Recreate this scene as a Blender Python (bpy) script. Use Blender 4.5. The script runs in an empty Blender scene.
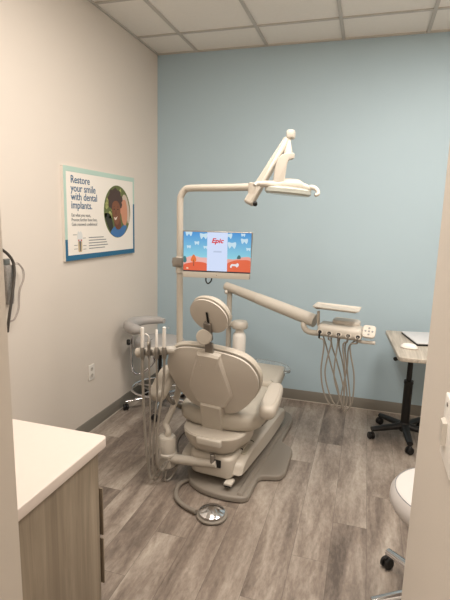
import bpy, bmesh, math, random
from mathutils import Vector, Matrix
random.seed(7)
S = bpy.context.scene
COL = S.collection

# ------------------------------------------------------------------ camera
F_PX = 461.07
CAM = Vector((0, 0, 1.6014))
RX = Vector((0.95571494, 0.29314385, 0.02599288))
UX = Vector((-0.07563716, 0.15931459, 0.9843261))
FX = Vector((-0.2844081, 0.94270119, -0.17443191))
cd = bpy.data.cameras.new('camera'); cam = bpy.data.objects.new('camera', cd); COL.objects.link(cam)
cd.sensor_fit = 'VERTICAL'; cd.sensor_height = 24; cd.lens = F_PX * 24 / 600; cd.clip_start = 0.02
m = Matrix((RX, UX, -FX)).transposed().to_4x4(); m.translation = CAM
cam.matrix_world = m
S.camera = cam

# ------------------------------------------------------------------ world, view
w = bpy.data.worlds.new('world'); S.world = w; w.use_nodes = True
w.node_tree.nodes['Background'].inputs[0].default_value = (1, .9, .8, 1)
w.node_tree.nodes['Background'].inputs[1].default_value = .3
S.view_settings.view_transform = 'Standard'; S.view_settings.look = 'None'
S.view_settings.gamma = 1; S.view_settings.exposure = 0.0
S.view_settings.use_curve_mapping = False
ROOM_LIGHT = 40.0      # watts of each ceiling panel in the room
HALL_LIGHT = 36.0
LIGHT_COL = (1.0, .925, .845)
def ceiling_lamp(name, x, y, sx, sy, power, parent=None):
    ld = bpy.data.lights.new(name, 'AREA'); ld.shape = 'RECTANGLE'; ld.size = sx; ld.size_y = sy
    ld.energy = power; ld.color = LIGHT_COL
    o = bpy.data.objects.new(name, ld); COL.objects.link(o); o.location = (x, y, 2.975)
    return o
PANELS = [(-.595, 1.76, ROOM_LIGHT), (.625, 2.37, ROOM_LIGHT), (-.45, -.6, HALL_LIGHT)]
for (x, y, p) in PANELS:
    ceiling_lamp('panel_light', x, y, .52, 1.1, p)

def at(u, v, ax, val):
    """world point on the plane (axis ax = val) seen at photo pixel u, v"""
    d = FX + RX * ((u - 225) / F_PX) - UX * ((v - 300) / F_PX)
    return CAM + d * ((val - CAM[ax]) / d[ax])

# ------------------------------------------------------------------ materials
def lin(h):
    if isinstance(h, str):
        c = [int(h[i:i + 2], 16) / 255 for i in (0, 2, 4)]
    else: c = [x / 255 for x in h]
    return tuple(x / 12.92 if x <= .04045 else ((x + .055) / 1.055) ** 2.4 for x in c) + (1,)
def mat(name, col, rough=.5, metal=0, emit=0, trans=0, ior=1.45, noise=0, nscale=20, bump=0, bscale=200, alpha=1, coat=0):
    M = bpy.data.materials.new(name); M.use_nodes = True
    nt = M.node_tree; b = nt.nodes['Principled BSDF']; c = lin(col)
    b.inputs['Base Color'].default_value = c; b.inputs['Roughness'].default_value = rough
    b.inputs['Metallic'].default_value = metal; b.inputs['IOR'].default_value = ior
    b.inputs['Transmission Weight'].default_value = trans; b.inputs['Alpha'].default_value = alpha
    b.inputs['Coat Weight'].default_value = coat
    tc = nt.nodes.new('ShaderNodeTexCoord')
    if noise:
        n = nt.nodes.new('ShaderNodeTexNoise'); n.inputs['Scale'].default_value = nscale; n.inputs['Detail'].default_value = 4
        nt.links.new(tc.outputs['Object'], n.inputs['Vector'])
        mx = nt.nodes.new('ShaderNodeMix'); mx.data_type = 'RGBA'
        mx.inputs[6].default_value = tuple(x * (1 - noise) for x in c[:3]) + (1,)
        mx.inputs[7].default_value = tuple(min(1, x * (1 + noise)) for x in c[:3]) + (1,)
        nt.links.new(n.outputs['Fac'], mx.inputs[0]); nt.links.new(mx.outputs[2], b.inputs['Base Color'])
    if bump:
        n = nt.nodes.new('ShaderNodeTexNoise'); n.inputs['Scale'].default_value = bscale; n.inputs['Detail'].default_value = 3
        nt.links.new(tc.outputs['Object'], n.inputs['Vector'])
        bp = nt.nodes.new('ShaderNodeBump'); bp.inputs['Strength'].default_value = bump; bp.inputs['Distance'].default_value = .002
        nt.links.new(n.outputs['Fac'], bp.inputs['Height']); nt.links.new(bp.outputs[0], b.inputs['Normal'])
    if emit:
        b.inputs['Emission Color'].default_value = c; b.inputs['Emission Strength'].default_value = emit
    return M

def plank_mat(name, base, dark, light, w, length, x0, slope, o0, rough=.45):
    """vinyl planks along Y with one tone and one grain offset per plank"""
    M = bpy.data.materials.new(name); M.use_nodes = True; nt = M.node_tree; N = nt.nodes; K = nt.links.new
    b = N['Principled BSDF']; tc = N.new('ShaderNodeTexCoord'); sp = N.new('ShaderNodeSeparateXYZ'); K(tc.outputs['Object'], sp.inputs[0])
    def mth(op, a, bb=None, c=None):
        n = N.new('ShaderNodeMath'); n.operation = op
        for i, v in enumerate((a, bb, c)):
            if v is None: continue
            if isinstance(v, (int, float)): n.inputs[i].default_value = v
            else: K(v, n.inputs[i])
        return n.outputs[0]
    xs = mth('DIVIDE', mth('SUBTRACT', sp.outputs[0], x0), w)
    row = mth('FLOOR', xs); fx = mth('SUBTRACT', xs, row)
    ys = mth('SUBTRACT', mth('DIVIDE', sp.outputs[1], length), mth('ADD', mth('MULTIPLY', row, slope), o0))
    cell = mth('FLOOR', ys); fy = mth('SUBTRACT', ys, cell)
    cv = N.new('ShaderNodeCombineXYZ'); K(row, cv.inputs[0]); K(cell, cv.inputs[1])
    wn = N.new('ShaderNodeTexWhiteNoise'); wn.noise_dimensions = '3D'; K(cv.outputs[0], wn.inputs['Vector'])
    # stretched grain
    gx = mth('ADD', mth('MULTIPLY', sp.outputs[0], 9.0), mth('MULTIPLY', wn.outputs['Value'], 37.0))
    gy = mth('ADD', mth('MULTIPLY', sp.outputs[1], 1.6), mth('MULTIPLY', wn.outputs['Value'], 91.0))
    gv = N.new('ShaderNodeCombineXYZ'); K(gx, gv.inputs[0]); K(gy, gv.inputs[1])
    n1 = N.new('ShaderNodeTexNoise'); n1.inputs['Scale'].default_value = 1.0; n1.inputs['Detail'].default_value = 7; n1.inputs['Roughness'].default_value = .62
    n1.inputs['Distortion'].default_value = .5
    K(gv.outputs[0], n1.inputs['Vector'])
    gv2 = N.new('ShaderNodeCombineXYZ'); K(mth('MULTIPLY', gx, 5.0), gv2.inputs[0]); K(mth('MULTIPLY', gy, 9.0), gv2.inputs[1])
    n2 = N.new('ShaderNodeTexNoise'); n2.inputs['Scale'].default_value = 1.4; n2.inputs['Detail'].default_value = 5; n2.inputs['Roughness'].default_value = .7
    K(gv2.outputs[0], n2.inputs['Vector'])
    t = mth('ADD', mth('MULTIPLY', n1.outputs['Fac'], .75), mth('MULTIPLY', n2.outputs['Fac'], .32))
    t = mth('ADD', t, mth('MULTIPLY', mth('SUBTRACT', wn.outputs['Value'], .5), .16))
    r = N.new('ShaderNodeValToRGB'); K(t, r.inputs[0])
    r.color_ramp.elements[0].position = .36; r.color_ramp.elements[0].color = lin(dark)
    r.color_ramp.elements[1].position = .72; r.color_ramp.elements[1].color = lin(light)
    e = r.color_ramp.elements.new(.52); e.color = lin(base)
    ex = mth('MINIMUM', fx, mth('SUBTRACT', 1.0, fx)); ey = mth('MULTIPLY', mth('MINIMUM', fy, mth('SUBTRACT', 1.0, fy)), length / w)
    ed = mth('LESS_THAN', mth('MINIMUM', ex, ey), .008)
    mx = N.new('ShaderNodeMix'); mx.data_type = 'RGBA'; K(mth('MULTIPLY', ed, .45), mx.inputs[0]); K(r.outputs[0], mx.inputs[6])
    mx.inputs[7].default_value = lin((60, 52, 46)); K(mx.outputs[2], b.inputs['Base Color'])
    b.inputs['Roughness'].default_value = rough
    bp = N.new('ShaderNodeBump'); bp.inputs['Strength'].default_value = .12; bp.inputs['Distance'].default_value = .002
    K(n2.outputs['Fac'], bp.inputs['Height']); K(bp.outputs[0], b.inputs['Normal'])
    return M

def grain_mat(name, dark, light, axis=2, sc=26, rough=.5):
    """fine straight woodgrain running along an axis"""
    M = bpy.data.materials.new(name); M.use_nodes = True; nt = M.node_tree; N = nt.nodes; K = nt.links.new
    b = N['Principled BSDF']; tc = N.new('ShaderNodeTexCoord'); mp = N.new('ShaderNodeMapping')
    s = [sc, sc, sc]; s[axis] = sc * .045; mp.inputs['Scale'].default_value = s; K(tc.outputs['Object'], mp.inputs[0])
    n = N.new('ShaderNodeTexNoise'); n.inputs['Scale'].default_value = 1; n.inputs['Detail'].default_value = 6; n.inputs['Roughness'].default_value = .65
    n.inputs['Distortion'].default_value = .9
    K(mp.outputs[0], n.inputs['Vector']); r = N.new('ShaderNodeValToRGB'); K(n.outputs['Fac'], r.inputs[0])
    r.color_ramp.elements[0].position = .33; r.color_ramp.elements[0].color = lin(dark)
    r.color_ramp.elements[1].position = .68; r.color_ramp.elements[1].color = lin(light)
    K(r.outputs[0], b.inputs['Base Color']); b.inputs['Roughness'].default_value = rough
    return M

M = {}
M['wall'] = mat('warm_white_paint', (216, 208, 199), .75, noise=.015, nscale=3, bump=.12, bscale=160)
M['jamb'] = mat('hall_paint', (202, 194, 184), .7, bump=.12, bscale=160)
M['blue'] = mat('blue_grey_paint', (173, 194, 205), .6, noise=.02, nscale=2, bump=.15, bscale=160)
M['tile'] = mat('ceiling_tile', (236, 231, 224), .9, noise=.03, nscale=40, bump=.4, bscale=300)
M['grid'] = mat('ceiling_grid_metal', (190, 185, 178), .5)
M['base'] = mat('taupe_vinyl_base', (126, 122, 114), .5)
M['caulk'] = mat('caulk', (190, 182, 172), .6)
M['floor'] = plank_mat('grey_brown_vinyl_plank', (132, 120, 110), (88, 78, 71), (176, 166, 155), .1738, 1.22, .113, .262, 1.172, .38)
M['plastic'] = mat('warm_beige_plastic', (190, 183, 172), .38, noise=.01, nscale=8)
M['plastic2'] = mat('light_beige_plastic', (194, 188, 178), .38)
M['shell'] = mat('chair_back_shell', (198, 191, 181), .42, noise=.015, nscale=6)
M['uphol'] = mat('beige_vinyl_upholstery', (182, 175, 163), .48, noise=.02, nscale=14, bump=.1, bscale=260)
M['taupe'] = mat('taupe_base_casting', (132, 125, 116), .45, noise=.02, nscale=10)
M['greige'] = mat('grey_green_cover', (168, 163, 148), .45)
M['dark'] = mat('black_plastic', (22, 21, 21), .45)
M['chrome'] = mat('chrome', (225, 225, 228), .12, metal=1)
M['steel'] = mat('brushed_grey_metal', (150, 146, 140), .3, metal=.8)
M['hose'] = mat('beige_grey_hose', (146, 140, 131), .45)
M['hose_dark'] = mat('dark_grey_hose', (72, 68, 64), .5)
M['stoolgrey'] = mat('grey_vinyl', (170, 167, 165), .45, noise=.02, nscale=12)
M['stoolwhite'] = mat('light_grey_vinyl', (196, 191, 188), .42, noise=.02, nscale=12)
M['white'] = mat('white_plastic', (232, 228, 222), .4)
M['board'] = mat('poster_board', (236, 230, 222), .45)
M['counter'] = mat('pale_laminate', (214, 203, 195), .4, noise=.02, nscale=60)
M['cabinet'] = grain_mat('cabinet_woodgrain', (124, 112, 96), (158, 145, 127), 2, 22)
M['desktop'] = grain_mat('desk_woodgrain', (150, 142, 130), (196, 188, 176), 1, 34)
M['clear'] = mat('clear_vinyl', (214, 220, 222), .12, trans=.75, ior=1.2)
M['glass'] = mat('lamp_lens', (205, 208, 200), .15, trans=.3, ior=1.4)
M['mint'] = mat('mint_print', (180, 205, 195), .5)
M['teal'] = mat('blue_print', (38, 100, 136), .5)
M['ink'] = mat('blue_lettering', (38, 88, 128), .5)
M['greyink'] = mat('grey_lettering', (128, 130, 132), .5)
def flat(name, c, e=0): return mat(name, c, .5, emit=e)

# ------------------------------------------------------------------ mesh helpers
def finish(bm, ang=38):
    bmesh.ops.recalc_face_normals(bm, faces=bm.faces)
    for f in bm.faces: f.smooth = True
    for e in bm.edges:
        if len(e.link_faces) == 2 and e.calc_face_angle(0) > math.radians(ang): e.smooth = False
def obj(name, bm, material, parent=None, sub=0, kind=None, ang=38, keep=False):
    if not keep: finish(bm, ang)
    me = bpy.data.meshes.new(name); bm.to_mesh(me); bm.free()
    o = bpy.data.objects.new(name, me); COL.objects.link(o)
    for mm in (material if isinstance(material, (list, tuple)) else [material]): me.materials.append(mm)
    if parent: o.parent = parent
    if sub:
        md = o.modifiers.new('subdivision', 'SUBSURF'); md.levels = sub; md.render_levels = sub
    if kind: o['kind'] = kind
    return o
def thing(name, label, cat, loc=(0, 0, 0), rz=0, group=None):
    o = bpy.data.objects.new(name, None); COL.objects.link(o); o.empty_display_size = .05
    o.location = loc; o.rotation_euler = (0, 0, rz); tag(o, label, cat, group); return o
def tag(o, label, cat, group=None):
    o['label'] = label; o['category'] = cat
    if group: o['group'] = group
    return o
def frame(o_, z_, up=Vector((0, 0, 1))):
    z_ = Vector(z_).normalized()
    x_ = Vector(up).cross(z_)
    if x_.length < 1e-4: x_ = Vector((1, 0, 0))
    x_.normalize(); y_ = z_.cross(x_)
    mm = Matrix((x_, y_, z_)).transposed().to_4x4(); mm.translation = Vector(o_); return mm
def box(bm, c, s, bev=0, mtx=None, seg=2):
    r = bmesh.ops.create_cube(bm, size=1); vs = r['verts']
    bmesh.ops.scale(bm, verts=vs, vec=s); bmesh.ops.translate(bm, verts=vs, vec=c)
    if bev:
        es = list({e for v in vs for e in v.link_edges})
        rr = bmesh.ops.bevel(bm, geom=es, offset=bev, segments=seg, affect='EDGES', profile=.5)
        vs = list({v for f in rr['faces'] for v in f.verts} | {v for v in vs if v.is_valid})
        if mtx is not None:
            allv = set(vs)
            for v in list(allv):
                for f in v.link_faces:
                    for q in f.verts: allv.add(q)
            vs = list(allv)
    if mtx is not None: bmesh.ops.transform(bm, matrix=mtx, verts=vs)
    return bm
def B(c, s, bev=0, mtx=None):
    return box(bmesh.new(), c, s, bev, mtx)
def spline(pts, n=8):
    P = [Vector(p) for p in pts]
    if len(P) < 3: return P
    P = [P[0] * 2 - P[1]] + P + [P[-1] * 2 - P[-2]]; out = []
    for i in range(1, len(P) - 2):
        a, b, c, d = P[i - 1:i + 3]
        for k in range(n):
            t = k / n
            out.append(.5 * ((2 * b) + (c - a) * t + (2 * a - 5 * b + 4 * c - d) * t * t + (3 * b - a - 3 * c + d) * t ** 3))
    out.append(P[-2]); return out
def tube(bm, pts, r, seg=12, smooth=8, rs=None, flat_=1.0, up=None, cap=True):
    """swept round (or flattened) bar; rs = radius per control point"""
    Pn = len(pts)
    P = spline(pts, smooth) if smooth else [Vector(p) for p in pts]
    n = len(P)
    if rs is not None:
        R = []
        for i in range(n):
            t = i / (n - 1) * (Pn - 1); k = min(int(t), Pn - 2); f = t - k; f = f * f * (3 - 2 * f)
            R.append(rs[k] * (1 - f) + rs[k + 1] * f)
    else: R = [r] * n
    T = [(P[min(i + 1, n - 1)] - P[max(i - 1, 0)]).normalized() for i in range(n)]
    if up is None:
        up = Vector((0, 0, 1)) if abs(T[0].z) < .9 else Vector((1, 0, 0))
    x = Vector(up).cross(T[0]).normalized(); rings = []
    for i in range(n):
        x = (x - T[i] * x.dot(T[i])).normalized(); y = T[i].cross(x)
        rings.append([bm.verts.new(P[i] + x * (math.cos(a) * R[i]) + y * (math.sin(a) * R[i] * flat_)) for a in [2 * math.pi * k / seg for k in range(seg)]])
    for a, b in zip(rings, rings[1:]):
        for k in range(seg): bm.faces.new((a[k], a[(k + 1) % seg], b[(k + 1) % seg], b[k]))
    if cap: bm.faces.new(rings[0][::-1]); bm.faces.new(rings[-1])
    return bm
def T_(pts, r, **k): return tube(bmesh.new(), pts, r, **k)
def lathe(bm, prof, o_=(0, 0, 0), ax=(0, 0, 1), seg=32):
    """profile of (radius, height) spun about an axis"""
    mm = frame(o_, ax, Vector((0, 1, 0)) if abs(Vector(ax).normalized().z) > .9 else Vector((0, 0, 1))); rings = []
    for r, h in prof:
        if r < 1e-5: rings.append([bm.verts.new(mm @ Vector((0, 0, h)))])
        else: rings.append([bm.verts.new(mm @ Vector((r * math.cos(2 * math.pi * k / seg), r * math.sin(2 * math.pi * k / seg), h))) for k in range(seg)])
    for a, b in zip(rings, rings[1:]):
        for k in range(seg):
            k2 = (k + 1) % seg
            if len(a) == 1 and len(b) == 1: continue
            if len(a) == 1: bm.faces.new((a[0], b[k2], b[k]))
            elif len(b) == 1: bm.faces.new((a[k], a[k2], b[0]))
            else: bm.faces.new((a[k], a[k2], b[k2], b[k]))
    if len(rings[0]) > 1: bm.faces.new(rings[0][::-1])
    if len(rings[-1]) > 1: bm.faces.new(rings[-1])
    return bm
def L_(prof, o_=(0, 0, 0), ax=(0, 0, 1), seg=32): return lathe(bmesh.new(), prof, o_, ax, seg)
def closed(pts, n=6):
    """smooth closed outline through the points"""
    P = [Vector((p[0], p[1], 0)) for p in pts]; N = len(P); out = []
    for i in range(N):
        a, b, c, d = P[(i - 1) % N], P[i], P[(i + 1) % N], P[(i + 2) % N]
        for k in range(n):
            t = k / n
            q = .5 * ((2 * b) + (c - a) * t + (2 * a - 5 * b + 4 * c - d) * t * t + (3 * b - a - 3 * c + d) * t ** 3)
            out.append((q.x, q.y))
    return out
def roundpoly(pts, r, n=4):
    """polygon with rounded corners; r a number or one per corner"""
    out = []; N = len(pts)
    for i in range(N):
        p = Vector(pts[i]); a = Vector(pts[i - 1]); c = Vector(pts[(i + 1) % N]); rr = r[i] if isinstance(r, (list, tuple)) else r
        da = (a - p); dc = (c - p); rr = min(rr, da.length * .48, dc.length * .48)
        if rr < 1e-5: out.append(tuple(p)); continue
        A = p + da.normalized() * rr; C_ = p + dc.normalized() * rr
        for k in range(n + 1):
            t = k / n; q = A * (1 - t) ** 2 + p * 2 * t * (1 - t) + C_ * t ** 2; out.append((q.x, q.y))
    return out
def slab(bm, outline, layers, mtx=None):
    """stack of scaled copies of an outline: layers = (scale or inset, height); capped both ends"""
    mtx = mtx or Matrix(); n = len(outline)
    cx = sum(p[0] for p in outline) / n; cy = sum(p[1] for p in outline) / n
    # inward normals for insetting
    area = sum(outline[i][0] * outline[(i + 1) % n][1] - outline[(i + 1) % n][0] * outline[i][1] for i in range(n))
    sg = 1 if area > 0 else -1; nm = []
    for i in range(n):
        a = Vector(outline[i - 1]); c = Vector(outline[(i + 1) % n]); d = (c - a).normalized(); nm.append(Vector((-d.y, d.x)) * sg)
    rings = []
    for ins, h in layers:
        if ins < 0: s = -ins; ring = [(cx + (p[0] - cx) * s, cy + (p[1] - cy) * s) for p in outline]
        else: ring = [(p[0] + nm[i].x * ins, p[1] + nm[i].y * ins) for i, p in enumerate(outline)]
        rings.append([bm.verts.new(mtx @ Vector((x, y, h))) for x, y in ring])
    for a, b in zip(rings, rings[1:]):
        for k in range(n): bm.faces.new((a[k], a[(k + 1) % n], b[(k + 1) % n], b[k]))
    bm.faces.new(rings[0][::-1]); bm.faces.new(rings[-1]); return bm
def pad(outline, t, r, mtx=None, bm=None, crown=0.0):
    """upholstered or moulded slab of thickness t with round edges r, optional crowned top"""
    L = [(r * (1 - math.cos(a)), r - r * math.sin(a)) for a in (math.pi / 2 * k / 4 for k in range(4, 0, -1))]
    low = [(r, 0)] + [(r * (1 - math.sin(a)), r * (1 - math.cos(a))) for a in (math.pi / 2 * k / 4 for k in range(1, 5))]
    top = [(r * (1 - math.cos(a)), t - r + r * math.sin(a)) for a in (math.pi / 2 * k / 4 for k in range(0, 5))]
    Ls = low + top
    if crown:
        Ls = Ls[:-1] + [(r, t)] + [(-s, t + crown * (1 - s * s)) for s in (.72, .5, .25, .05)]
    return slab(bm or bmesh.new(), outline, Ls, mtx)
def prism(outline, h0, h1, mtx=None, bm=None): return slab(bm or bmesh.new(), outline, [(0, h0), (0, h1)], mtx)
def ellipse(rx, ry, n=36, cx=0, cy=0): return [(cx + rx * math.cos(2 * math.pi * k / n), cy + ry * math.sin(2 * math.pi * k / n)) for k in range(n)]
def text_mesh(name, s, size, material, parent, mtx, align='LEFT', depth=.0006, bold=0, space=1.0, shear=0):
    cu = bpy.data.curves.new(name, 'FONT'); cu.body = s; cu.size = size; cu.extrude = depth; cu.align_x = align
    cu.offset = bold; cu.space_line = space; cu.shear = shear; cu.resolution_u = 3
    t = bpy.data.objects.new(name, cu); COL.objects.link(t)
    dg = bpy.context.evaluated_depsgraph_get(); me = bpy.data.meshes.new_from_object(t.evaluated_get(dg))
    COL.objects.unlink(t); bpy.data.objects.remove(t); me.transform(mtx); me.materials.clear(); me.materials.append(material)
    o = bpy.data.objects.new(name, me); COL.objects.link(o)
    if parent: o.parent = parent
    return o
def struct(name, bm, material): return obj(name, bm, material, kind='structure')

# ------------------------------------------------------------------ the room
XL, YB, H = -1.8815, 3.990, 3.0
XR = 1.45; YF = .58; XJ = -.534; XP = .13; YP = .953; YH = -1.6
def wallbox(name, x0, x1, y0, y1, z0, z1, m_): return struct(name, B(((x0 + x1) / 2, (y0 + y1) / 2, (z0 + z1) / 2), (x1 - x0, y1 - y0, z1 - z0)), m_)
wallbox('floor', XL - .12, XR + .12, YH - .1, YB + .1, -.06, 0, M['floor'])
wallbox('wall_left', XL - .12, XL, YH, YB, 0, H, M['wall'])
wallbox('wall_back', XL - .12, XR + .12, YB, YB + .12, 0, H, M['blue'])
wallbox('wall_right', XR, XR + .12, YP, YB, 0, H, M['wall'])
wallbox('wall_front', XL, XJ, YF - .16, YF, 0, H, M['jamb'])
wallbox('wall_partition', XP, XR + .12, YH, YP, 0, H, M['jamb'])
wallbox('wall_hall', XL - .12, XP, YH - .12, YH, 0, H, M['jamb'])
# ceiling: tiles between metal tees
xs = [-1.5102 + .61 * k for k in range(-1, 6)]; ys = [3.5935 - .61 * k for k in range(-1, 9)]
bm = bmesh.new(); box(bm, ((XL + XR) / 2, (YH + YB) / 2, H + .03), (XR - XL + .24, YB - YH + .24, .05))
struct('ceiling', bm, M['tile'])
n = 0
for x in xs:
    if XL < x < XR:
        n += 1; struct('trim_%d' % n, B((x, (YH + YB) / 2, H + .001), (.024, YB - YH, .012)), M['grid'])
for y in ys:
    if YH < y < YB - .05:
        n += 1; struct('trim_%d' % n, B(((XL + XR) / 2, y, H + .002), (XR - XL, .024, .010)), M['grid'])
n += 1; struct('trim_%d' % n, B((XL + .008, (YH + YB) / 2, H + .000), (.016, YB - YH, .012)), M['grid'])
n += 1; struct('trim_%d' % n, B(((XL + XR) / 2, YB - .008, H + .000), (XR - XL, .016, .012)), M['grid'])
# vinyl wall base with a thin line of caulk along the floor
def baseb(name, x0, x1, y0, y1):
    struct(name, B(((x0 + x1) / 2, (y0 + y1) / 2, .0485), (abs(x1 - x0), abs(y1 - y0), .095), .002), M['base'])
baseb('baseboard_left', XL, XL + .008, 1.22, YB - .008)
baseb('baseboard_back', XL, XR, YB - .008, YB)
baseb('baseboard_right', XR - .008, XR, YP, YB - .008)
baseb('baseboard_partition', XP, XR - .008, YP, YP + .008)
n += 1; struct('trim_%d' % n, B(((XL + XR) / 2, YB - .011, .002), (XR - XL - .02, .006, .004)), M['caulk'])
n += 1; struct('trim_%d' % n, B((XL + .011, (1.22 + YB) / 2, .002), (.006, YB - 1.24, .004)), M['caulk'])
# lit ceiling panels
M['diffuser'] = mat('lit_diffuser', (255, 236, 210), .5, emit=2.0)
for i, (x, y, p) in enumerate(PANELS):
    t = thing('ceiling_light', ['recessed ceiling light panel nearest the left wall of the room', 'recessed ceiling light panel nearest the right wall of the room', 'recessed ceiling light panel in the hallway behind'][i], 'ceiling light', (x, y, H - .004), 0, 'recessed ceiling lights')
    obj('diffuser', B((0, 0, -.005), (.56, 1.15, .004)), M['diffuser'], t)
    bm = bmesh.new()
    for sx in (-1, 1): box(bm, (sx * .29, 0, -.006), (.02, 1.19, .008))
    for sy in (-1, 1): box(bm, (0, sy * .585, -.006), (.56, .02, .008))
    obj('frame', bm, M['grid'], t)

# ------------------------------------------------------------------ counter and drawer cabinet
ct = obj('countertop', pad(roundpoly([(XL, YF), (-.742, YF), (-.742, 1.207), (XL, 1.207)], [0, 0, .02, 0]), .034, .004, Matrix.Translation((0, 0, .876))), M['counter'])
tag(ct, 'pale laminate countertop over the woodgrain cabinet in the near left corner', 'countertop')
cab = thing('drawer_cabinet', 'grey brown woodgrain base cabinet under the pale countertop', 'cabinet', (-.978, .885, 0))
obj('body', B((-.26, 0, .486), (1.0 - .045, .576, .758)), M['cabinet'], cab)
obj('end_panel', B((.218 - .009, .003, .437), (.018, .578, .874), .001), M['cabinet'], cab)
obj('toe_kick', B((-.3, -.03, .05), (.96, .48, .10)), M['dark'], cab)
for k, (z0, z1) in enumerate([(.739, .862), (.559, .733), (.379, .553), (.11, .373)]):
    d = obj('drawer', B((-.02, .300 if k else .298, (z0 + z1) / 2), (.442, .018, z1 - z0), .001), M['cabinet'], cab)
    if k in (1, 2):
        h = obj('handle', B((.212, .309, (z0 + z1) / 2), (.018, .006, z1 - z0 - .006), .002), M['cabinet'], d)
for k in range(1):
    obj('door', B((-.56, .300, .486), (.60, .018, .75), .001), M['cabinet'], cab)

# ------------------------------------------------------------------ things on the left wall
def onleft(y, z): return Matrix(((0, 0, 1, XL), (1, 0, 0, y), (0, 1, 0, z), (0, 0, 0, 1)))   # local x -> +Y, local y -> +Z, local z -> +X
PW, PH = .945, .607
post = thing('poster', 'dental implants poster with a round portrait of two smiling people on the left wall', 'poster', (0, 0, 0))
P0, P1, P2 = at(66, 261.5, 0, XL + .022), at(134.5, 252, 0, XL + .022), at(61.5, 164.5, 0, XL + .022)
PW, PH = P1.y - P0.y, P2.z - P0.z
Mp = onleft(P0.y, P0.z)
obj('board', slab(bmesh.new(), [(0, 0), (PW, 0), (PW, PH), (0, PH)], [(0, .001), (0, .022)], Mp), M['board'], post)
e0, e1 = .0222, .0230
def quadp(bm, u0, v0, u1, v1, d0=e0, d1=e1): return prism([(u0 * PW, v0 * PH), (u1 * PW, v0 * PH), (u1 * PW, v1 * PH), (u0 * PW, v1 * PH)], d0, d1, Mp, bm)
bm = bmesh.new(); quadp(bm, 0, .945, 1, 1); quadp(bm, 0, .23, .028, .945); quadp(bm, .975, .655, 1, .945)
obj('mint_border', bm, M['mint'], post)['label'] = 'mint green upper border'
bm = bmesh.new(); quadp(bm, 0, 0, 1, .058); quadp(bm, 0, .058, .028, .23); quadp(bm, .975, .058, 1, .655)
obj('blue_border', bm, M['teal'], post)['label'] = 'deep blue lower border'
def ptext(name, s, u, v, h, m_, bold=0, sx=1):
    return text_mesh(name, s, h, m_, post, Mp @ Matrix.Translation((u * PW, v * PH, e1)) @ Matrix.Diagonal((sx, 1, 1, 1)), bold=bold)
for s, v in (('Restore', .832), ('your smile', .742), ('with dental', .652), ('implants.', .562)):
    ptext('headline', s, .078, v, .070, M['ink'], .0003, .98)
for s, v in (('Eat what you want,', .475), ('Prevent further bone loss,', .425), ('Gain renewed confidence!', .375)):
    ptext('caption', s, .078, v, .031, M['greyink'], 0, .92)
# implant picture
bm = bmesh.new(); prism(closed([(.148 * PW, .20 * PH), (.195 * PW, .20 * PH), (.203 * PW, .27 * PH), (.185 * PW, .315 * PH), (.172 * PW, .30 * PH), (.155 * PW, .315 * PH), (.142 * PW, .27 * PH)]), e0, e1, Mp, bm)
obj('tooth_crown', bm, flat('crown_print', (214, 216, 216)), post)
bm = bmesh.new(); quadp(bm, .150, .205, .163, .225, e1, e1 + .0004); quadp(bm, .182, .205, .195, .225, e1, e1 + .0004); obj('gum', bm, flat('gum_print', (196, 92, 84)), post)
bm = bmesh.new(); prism(roundpoly([(.150 * PW, .085 * PH), (.195 * PW, .085 * PH), (.198 * PW, .205 * PH), (.148 * PW, .205 * PH)], .012), e0, e1, Mp, bm); obj('bone', bm, flat('bone_print', (196, 176, 140)), post)
bm = bmesh.new(); prism([(.166 * PW, .095 * PH), (.179 * PW, .095 * PH), (.182 * PW, .205 * PH), (.163 * PW, .205 * PH)], e1, e1 + .0005, Mp, bm); obj('implant_screw', bm, flat('screw_print', (98, 98, 100)), post)
for v, a, b in ((.275, .09, .135), (.16, .10, .14), (.12, .10, .14), (.235, .21, .245), (.15, .21, .25), (.11, .21, .25)):
    obj('pointer_line', quadp(bmesh.new(), a, v, b, v + .006), M['greyink'], post)
for i, wd in enumerate((.205, .24, .25, .265, .22)):
    obj('small_print', quadp(bmesh.new(), .285, .235 - i * .031, .285 + wd, .235 - i * .031 + .010), M['greyink'], post)
# round portrait
ocx, ocy, orx, ory = .713 * PW, .545 * PH, .212 * PW, .325 * PH
Mo = Mp @ Matrix.Translation((ocx, ocy, 0))
def clipo(pts, s=.985):
    out = []
    for x, y in pts:
        r = math.hypot(x / orx, y / ory)
        if r > s: x, y = x * s / r, y * s / r
        out.append((x, y))
    return out
portrait = obj('portrait', prism(ellipse(orx, ory, 48), e0, e1, Mo), flat('foliage_print', (98, 108, 62)), post)
def player(name, pts, d, c, n=5):
    o = obj(name, prism(clipo(closed(pts, n)), e1 + d * .00025, e1 + (d + 1) * .00025, Mo), flat(name + '_print', c), portrait); return o
bm = bmesh.new()
random.seed(3)
for k in range(34):
    a = random.uniform(1.2, 3.6); rr = random.uniform(.3, .9); x, y = orx * rr * math.cos(a), ory * rr * math.sin(a)
    prism(ellipse(random.uniform(.008, .02), random.uniform(.008, .02), 9, x, y), e1, e1 + .00025, Mo, bm)
obj('leaves', bm, flat('leaf_print', (176, 178, 112)), portrait, kind='stuff')
player('shadow_foliage', [(-.19, -.02), (-.1, -.03), (-.07, -.15), (-.13, -.13)], 0, (48, 46, 34))
player('blouse', [(-.11, -.20), (-.10, -.145), (-.03, -.105), (.04, -.12), (.10, -.10), (.135, -.12), (.05, -.2)], 1, (64, 112, 168))
player('light_hair', [(.06, .06), (.075, .12), (.105, .135), (.145, .11), (.18, .03), (.185, -.05), (.16, -.09), (.12, -.02)], 2, (196, 180, 166))
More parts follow.
